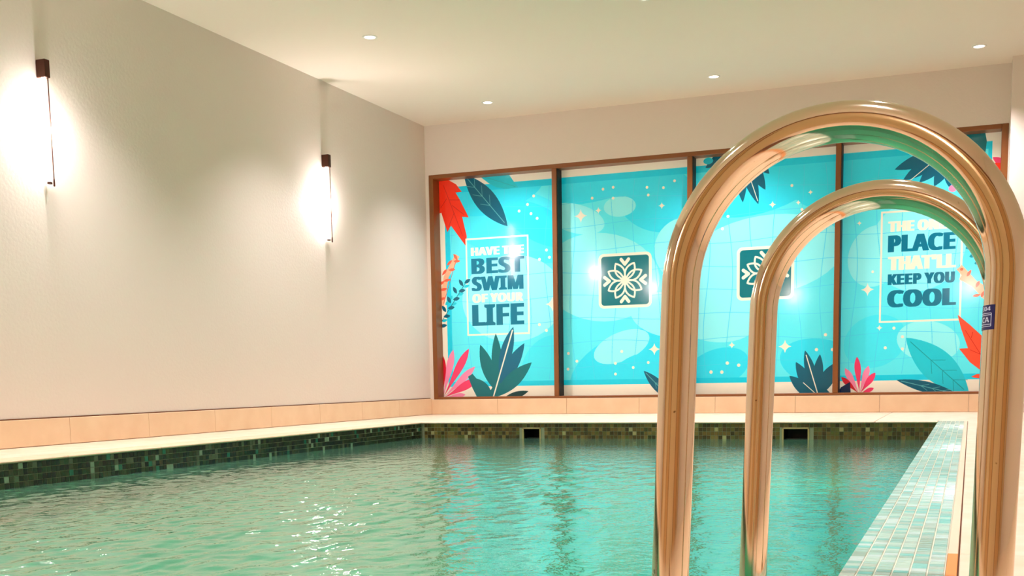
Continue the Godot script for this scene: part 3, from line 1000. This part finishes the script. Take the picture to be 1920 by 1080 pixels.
func skimmer(x0: float, x1: float):
	var o := base("skimmer", Vector3((x0 + x1) / 2, LEVEL, POOL_B))
	tag(o, "dark skimmer mouth in the pool end, %s" % ("the one nearer the long wall" if x0 < -2.0 else "the one nearer the ladder"), "skimmer", "skimmers in the pool end")
	var h := (x1 - x0) / 2
	var ivory := mat("ivory plastic", Color(0.66, 0.60, 0.38), 0.45)
	var black := mat("black plastic", Color(0.05, 0.035, 0.035), 0.5)
	var up := -0.0445 - LEVEL
	var lo := -0.071
	for s in [-1.0, 1.0]:
		block("frame_post", Vector3(minf(s * h, s * (h - 0.012)), lo, -0.012), Vector3(maxf(s * h, s * (h - 0.012)), up, 0.004), ivory, o, 0.001)
	block("frame_head", Vector3(-h, up - 0.010, -0.012), Vector3(h, up, 0.004), ivory, o, 0.001)
	block("frame_foot", Vector3(-h, lo, -0.012), Vector3(h, lo + 0.01, 0.004), ivory, o, 0.001)
	var st := st_new()
	box(st, Vector3(-h, lo, -0.25), Vector3(-h + 0.008, up, -0.012))
	box(st, Vector3(h - 0.008, lo, -0.25), Vector3(h, up, -0.012))
	box(st, Vector3(-h, up - 0.006, -0.25), Vector3(h, up, -0.012))
	box(st, Vector3(-h, lo, -0.25), Vector3(h, lo + 0.006, -0.012))
	box(st, Vector3(-h, lo, -0.258), Vector3(h, up, -0.25))
	solid("throat", st, black, o)
	block("weir_flap", Vector3(-h + 0.016, lo + 0.006, -0.07), Vector3(h - 0.016, 0.006, -0.062), black, o, 0.002)

func water():
	var m := mat("pool water", Color(0.70, 0.97, 0.90, 0.08), 0.01, 0.0, 0.5)
	m.transparency = BaseMaterial3D.TRANSPARENCY_ALPHA
	m.refraction_enabled = true
	m.refraction_scale = 0.033
	m.normal_enabled = true
	m.normal_texture = bump_tex(0.035, 21, 6.0)
	m.normal_scale = 0.12
	world_mapped(m, 1.1)
	var nx := 300
	var nz := 620
	var dirs := []
	for k in 23:
		var len_ := 0.055 * pow(1.085, k) if k < 20 else 0.45 + 0.3 * (k - 20)
		var a := rng.randf_range(0, TAU)
		dirs.append([Vector2(cos(a), sin(a)) * TAU / len_, rng.randf_range(0, TAU), len_])
	var pos := PackedVector3Array()
	var nor := PackedVector3Array()
	var idx := PackedInt32Array()
	for j in nz + 1:
		for i in nx + 1:
			var f := Vector2(lerpf(POOL_L, POOL_R, i / float(nx)), lerpf(POOL_B, POOL_F, j / float(nz)))
			# rougher water where the inlets stir it, calm by the far end
			var stir := 0.16 + (0.6 + 2.9 * smoothstep(-0.9, -2.0, f.x)) * smoothstep(-6.8, -4.6, f.y)
			var y := 0.0
			var s := Vector2.ZERO
			for d in dirs:
				var ph: float = d[0].dot(f) + d[1]
				var slope: float = 0.0100 * stir * minf(1.0, 0.14 / d[2] + 0.08)
				var amp: float = slope * d[2] / TAU
				y += amp * sin(ph)
				s += d[0] * amp * cos(ph)
			pos.append(Vector3(f.x, LEVEL + y * 0.6, f.y))
			nor.append(Vector3(-s.x, 1.0, -s.y).normalized())
	for j in nz:
		for i in nx:
			var a := j * (nx + 1) + i
			var b := a + nx + 1
			idx.append_array([a, a + 1, b + 1, a, b + 1, b])
	var arr := []
	arr.resize(Mesh.ARRAY_MAX)
	arr[Mesh.ARRAY_VERTEX] = pos
	arr[Mesh.ARRAY_NORMAL] = nor
	arr[Mesh.ARRAY_INDEX] = idx
	var am := ArrayMesh.new()
	am.add_surface_from_arrays(Mesh.PRIMITIVE_TRIANGLES, arr)
	var o := put("water", am, m)
	tag(o, "rippled green pool water mirroring the lamps and windows", "water", "", "stuff")

func windows():
	bold = SystemFont.new()
	bold.font_names = PackedStringArray(["Droid Sans"])
	bold.font_weight = 700
	var brown := mat("bronze window frame", Color(0.52, 0.30, 0.12), 0.35, 0.0, 0.5)
	var black := mat("black rubber gasket", Color(0.06, 0.05, 0.04), 0.6)
	var spans := [[-4.935, -3.703], [-3.656, -2.413], [-2.367, -1.123], [-1.077, 0.180]]
	var says := ["printed window with red leaf and HAVE THE BEST SWIM OF YOUR LIFE", "printed window with star sparkles and the emblem seen whole", "printed window with the emblem half hidden by the ladder", "printed window reading THE ONLY PLACE THAT'LL KEEP YOU COOL"]
	for k in 4:
		var o := base("window_%d" % (k + 1))
		tag(o, says[k], "window", "printed windows of the end wall", "structure")
		var x0: float = spans[k][0]
		var x1: float = spans[k][1]
		var st := st_new()
		var c := [Vector3(x0, 0.15, GLASS), Vector3(x1, 0.15, GLASS), Vector3(x1, 2.3, GLASS), Vector3(x0, 2.3, GLASS)]
		var u := [Vector2(0, 1), Vector2(1, 1), Vector2(1, 0), Vector2(0, 0)]
		for j in [0, 2, 1, 0, 3, 2]:
			st.set_normal(Vector3(0, 0, 1))
			st.set_uv(u[j])
			st.add_vertex(c[j])
		var m := mat("printed film with added glow %d" % (k + 1), Color(1, 1, 1), 0.6, 0.0, 0.12)
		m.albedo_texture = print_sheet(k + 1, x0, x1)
		m.texture_repeat = false
		# glow added to the print to brighten the film; no lamp behind it
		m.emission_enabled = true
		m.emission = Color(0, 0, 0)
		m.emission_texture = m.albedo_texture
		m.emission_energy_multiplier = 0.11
		m.clearcoat_enabled = true
		m.clearcoat = 1.0
		m.clearcoat_roughness = 0.09
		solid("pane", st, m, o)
		block("glazing_back", Vector3(x0, 0.15, GLASS - 0.012), Vector3(x1, 2.3, GLASS - 0.002), mat("grey glass edge", Color(0.3, 0.34, 0.33), 0.3), o)
	var fr := base("trim_2")
	tag(fr, "dark bronze frame dividing the printed windows", "window frame", "", "structure")
	block("jamb", Vector3(-4.981, 0.15, GLASS), Vector3(-4.935, 2.331, WALL_B + 0.002), brown, fr, 0.003)
	block("jamb", Vector3(0.180, 0.15, GLASS), Vector3(0.232, 2.331, WALL_B + 0.002), brown, fr, 0.003)
	block("head", Vector3(-4.935, 2.292, GLASS), Vector3(0.180, 2.331, WALL_B + 0.002), brown, fr, 0.003)
	block("sill_bar", Vector3(-4.935, 0.15, GLASS), Vector3(0.180, 0.172, WALL_B + 0.002), brown, fr, 0.003)
	for x in [-3.703, -2.413, -1.123]:
		block("mullion", Vector3(x, 0.172, GLASS), Vector3(x + 0.046, 2.292, WALL_B + 0.004), brown, fr, 0.003)
		block("gasket", Vector3(x + 0.046, 0.172, GLASS), Vector3(x + 0.050, 2.292, WALL_B - 0.012), black, fr)

func rail_path(off: Vector3, left_end: float) -> PackedVector3Array:
	var c := Vector3(-0.1392, 0.4396, -1.2949) + off
	var u := Vector3(cos(0.0476), 0, sin(0.0476))
	var n := u.cross(Vector3.UP)
	var v := Vector3.UP * cos(-0.061) + n * sin(-0.061)
	var a := u * cos(0.0194) - v * sin(0.0194)
	var b := u * sin(0.0194) + v * cos(0.0194)
	var out := PackedVector3Array()
	var r := 0.1714
	for k in 13:
		out.append(c - a * r - b * lerpf(left_end, 0.0, k / 12.0))
	for k in range(1, 48):
		var t := PI * k / 48.0
		out.append(c - a * r * cos(t) + b * r * sin(t))
	for k in 10:
		out.append(c + a * r - b * lerpf(0.0, 0.4415, k / 9.0))
	return out

func ladder():
	var o := base("pool_ladder")
	tag(o, "polished steel pool ladder with two arched handrails", "ladder")
	var steel := mat("warm polished steel", Color(0.90, 0.83, 0.73), 0.08, 1.0)
	var speck := noise_tex(0.03, Color(0.36, 0.18, 0.08), Color(0.90, 0.83, 0.73), 31, 3)
	speck.color_ramp.set_offset(0, 0.025)
	speck.color_ramp.set_offset(1, 0.05)
	steel.albedo_color = Color(1, 1, 1)
	steel.albedo_texture = speck
	world_mapped(steel, 2.6)
	var off := Vector3(0.0055, -0.0022, -0.5322)
	var ends := []
	for k in 2:
		var pts := rail_path(off * k, 1.35)
		var st := st_new()
		tube(st, pts, 0.0215, 40)
		var h := solid("handrail", st, steel, o)
		ends.append(pts)
		st = st_new()
		var foot := pts[pts.size() - 1]
		lathe(st, [Vector2(0.0216, 0.018), Vector2(0.026, 0.017), Vector2(0.030, 0.010), Vector2(0.046, 0.006), Vector2(0.048, 0.0)], Vector3(foot.x, 0.0005, foot.z), 32)
		solid("deck_flange", st, steel, o)
		if k == 0:
			sticker(pts, h)
	var tread := mat("white tread plastic", Color(0.80, 0.82, 0.80), 0.5)
	for y in [-0.32, -0.57, -0.82]:
		var f: float = (0.4396 - y) / 1.35
		var a: Vector3 = ends[0][0].lerp(ends[0][12], 1.0 - f)
		var b: Vector3 = ends[1][0].lerp(ends[1][12], 1.0 - f)
		block("step", Vector3(a.x - 0.04, a.y - 0.015, b.z), Vector3(a.x + 0.04, a.y + 0.015, a.z), tread, o, 0.006)

# blue band with white print wrapped round the near rail
func sticker(pts: PackedVector3Array, parent: Node3D):
	sheet_k = 6000.0
	sheet_at = Vector2.ZERO
	sheet = Image.create_empty(180, 174, false, Image.FORMAT_RGB8)
	var blue := Color(0.10, 0.09, 0.36)
	var ink := Color(0.86, 0.88, 0.97)
	sheet.fill(blue)
	words("304", Rect2(0.0115, 0.0222, 0.0135, 0.0048), ink, 0.0)
	for y in [0.0192, 0.0172, 0.0062, 0.0040]:
		stroke(Vector2(0.0, y), Vector2(0.0262, y), 0.0008, ink)
	stroke(Vector2(0.0262, 0.0040), Vector2(0.0262, 0.0192), 0.0008, ink)
	words("CA", Rect2(0.0115, 0.0085, 0.0125, 0.0062), ink, 0.0)
	var m := mat("blue printed sticker", Color(1, 1, 1), 0.4)
	m.albedo_texture = ImageTexture.create_from_image(sheet)
	m.texture_repeat = false
	var top := pts[pts.size() - 10]
	var low := pts[pts.size() - 1]
	var d := (low - top).normalized()
	var mid := top + d * ((top.y - 0.3963) / -d.y)
	var toward := (EYE - mid)
	toward = (toward - d * toward.dot(d)).normalized()
	var right := toward.cross(d).normalized()
	if right.x < 0:
		right = -right
	var st := st_new()
	var r := 0.0219
	for k in 12:
		var ps := []
		for e in [[k, 0], [k + 1, 0], [k + 1, 1], [k, 1]]:
			var f: float = e[0] / 12.0
			# from past the left edge of the tube to a little left of its middle
			var a := deg_to_rad(lerpf(-106.0, -27.5, f))
			var n := toward * cos(a) + right * sin(a)
			ps.append([mid + n * r + d * (0.0125 - 0.0250 * e[1]), n, Vector2(f, 1.0 - e[1])])
		for j in [0, 2, 1, 0, 3, 2]:
			st.set_normal(ps[j][1])
			st.set_uv(ps[j][2])
			st.add_vertex(ps[j][0])
	var o := solid("sticker", st, m, parent)
	o.set_meta("label", "small blue sticker printed 304 and CA")

func lamps():
	var bronze := mat("dark bronze lamp metal", Color(0.30, 0.16, 0.10), 0.45, 0.6)
	var spots := [
		[Vector3(WALL_L, 1.5, -5.33), 0.0, "tall bright bar lamp on the long wall, near the photo's left edge"],
		[Vector3(WALL_L, 1.5, -8.45), 0.0, "tall bright bar lamp on the long wall, the one nearer the windows"],
		[Vector3(WALL_L, 1.5, -2.21), 0.0, "bar lamp on the long wall, outside the frame, mirrored in the window"],
		[Vector3(-3.15, 1.5, WALL_F), PI / 2, "bar lamp on the tan wall, mirrored in the third window"],
		[Vector3(-0.10, 1.5, WALL_F), PI / 2, "bar lamp on the tan wall, mirrored in the fourth window"]]
	for s in spots:
		var o := base("wall_lamp", s[0])
		o.rotation.y = s[1]
		tag(o, s[2], "wall lamp", "bar lamps on the walls")
		block("cap", Vector3(0, 0.60, -0.020), Vector3(0.066, 0.70, 0.020), bronze, o, 0.002)
		block("rod", Vector3(0.060, 0.0, -0.0045), Vector3(0.066, 0.60, 0.0015), bronze, o, 0.001)
		block("rod_tip", Vector3(0.058, -0.008, -0.006), Vector3(0.068, 0.035, 0.003), bronze, o, 0.002)
		var glow := mat("lit lamp tube", Color(1, 0.97, 0.92), 0.4)
		glow.emission_enabled = true
		glow.emission = Color(1.0, 0.97, 0.94)
		glow.emission_energy_multiplier = LAMP_GLOW
		var st := st_new()
		lathe(st, [Vector2(0.0001, 0.02), Vector2(0.013, 0.02), Vector2(0.013, 0.60), Vector2(0.0001, 0.60)], Vector3(0.032, 0, 0), 16)
		solid("glow_tube", st, glow, o)
		st = st_new()
		lathe(st, [Vector2(0.0001, 0.008), Vector2(0.015, 0.008), Vector2(0.015, 0.02), Vector2(0.0001, 0.02)], Vector3(0.032, 0, 0), 16)
		solid("end_plug", st, bronze, o)
		for k in 1:
			var l := OmniLight3D.new()
			l.name = "tube_light"
			l.light_color = WARM
			l.light_energy = LAMP_ENERGY
			l.light_size = 0.012
			l.omni_range = 16.0
			l.omni_attenuation = 2.0
			l.shadow_enabled = true
			l.position = Vector3(0.050, 0.31, 0.018)
			o.add_child(l, true)
	var where := [
		["row by the windows, above the long wall side", "row by the windows, in the middle", "row by the windows, above the ladder side"],
		["second row from the windows, above the long wall side", "second row from the windows, in the middle", "second row from the windows, above the ladder side"]]
	var ring := st_new()
	lathe(ring, [Vector2(0.038, 0.0), Vector2(0.040, -0.004), Vector2(0.052, -0.004), Vector2(0.055, 0.0)], Vector3.ZERO, 28)
	var ring_mesh := ring.commit()
	var lens := st_new()
	lathe(lens, [Vector2(0.0001, -0.002), Vector2(0.039, -0.002), Vector2(0.039, 0.0)], Vector3.ZERO, 24)
	var lens_mesh := lens.commit()
	var lit := mat("lit downlight lens", Color(1, 0.98, 0.94), 0.4)
	lit.emission_enabled = true
	lit.emission = Color(1.0, 0.92, 0.82)
	lit.emission_energy_multiplier = 6.0
	for j in 5:
		for i in 3:
			var o := base("downlight", Vector3(-4.08 + 2.035 * i, TOP, -9.76 + 2.17 * j))
			var side: String = ["above the long wall side", "in the middle", "above the ladder side"][i]
			tag(o, "small round ceiling downlight, %s" % where[j][i] if j < 2 else "small round ceiling downlight in row %s from the windows, %s" % [["three", "four", "five"][j - 2], side], "downlight", "ceiling downlights")
			put("trim_ring", ring_mesh, mat("white trim", Color(0.9, 0.88, 0.84), 0.4), o)
			put("lens", lens_mesh, lit, o)
			var l := SpotLight3D.new()
			l.name = "beam"
			l.light_color = WARM
			l.light_energy = SPOT_ENERGY
			l.light_size = 0.035
			l.spot_range = 14.0
			l.spot_attenuation = 2.0
			l.spot_angle = 54.0
			l.spot_angle_attenuation = 0.9
			l.shadow_enabled = true
			l.position = Vector3(0, -0.008, 0)
			l.rotation.x = -PI / 2
			o.add_child(l, true)
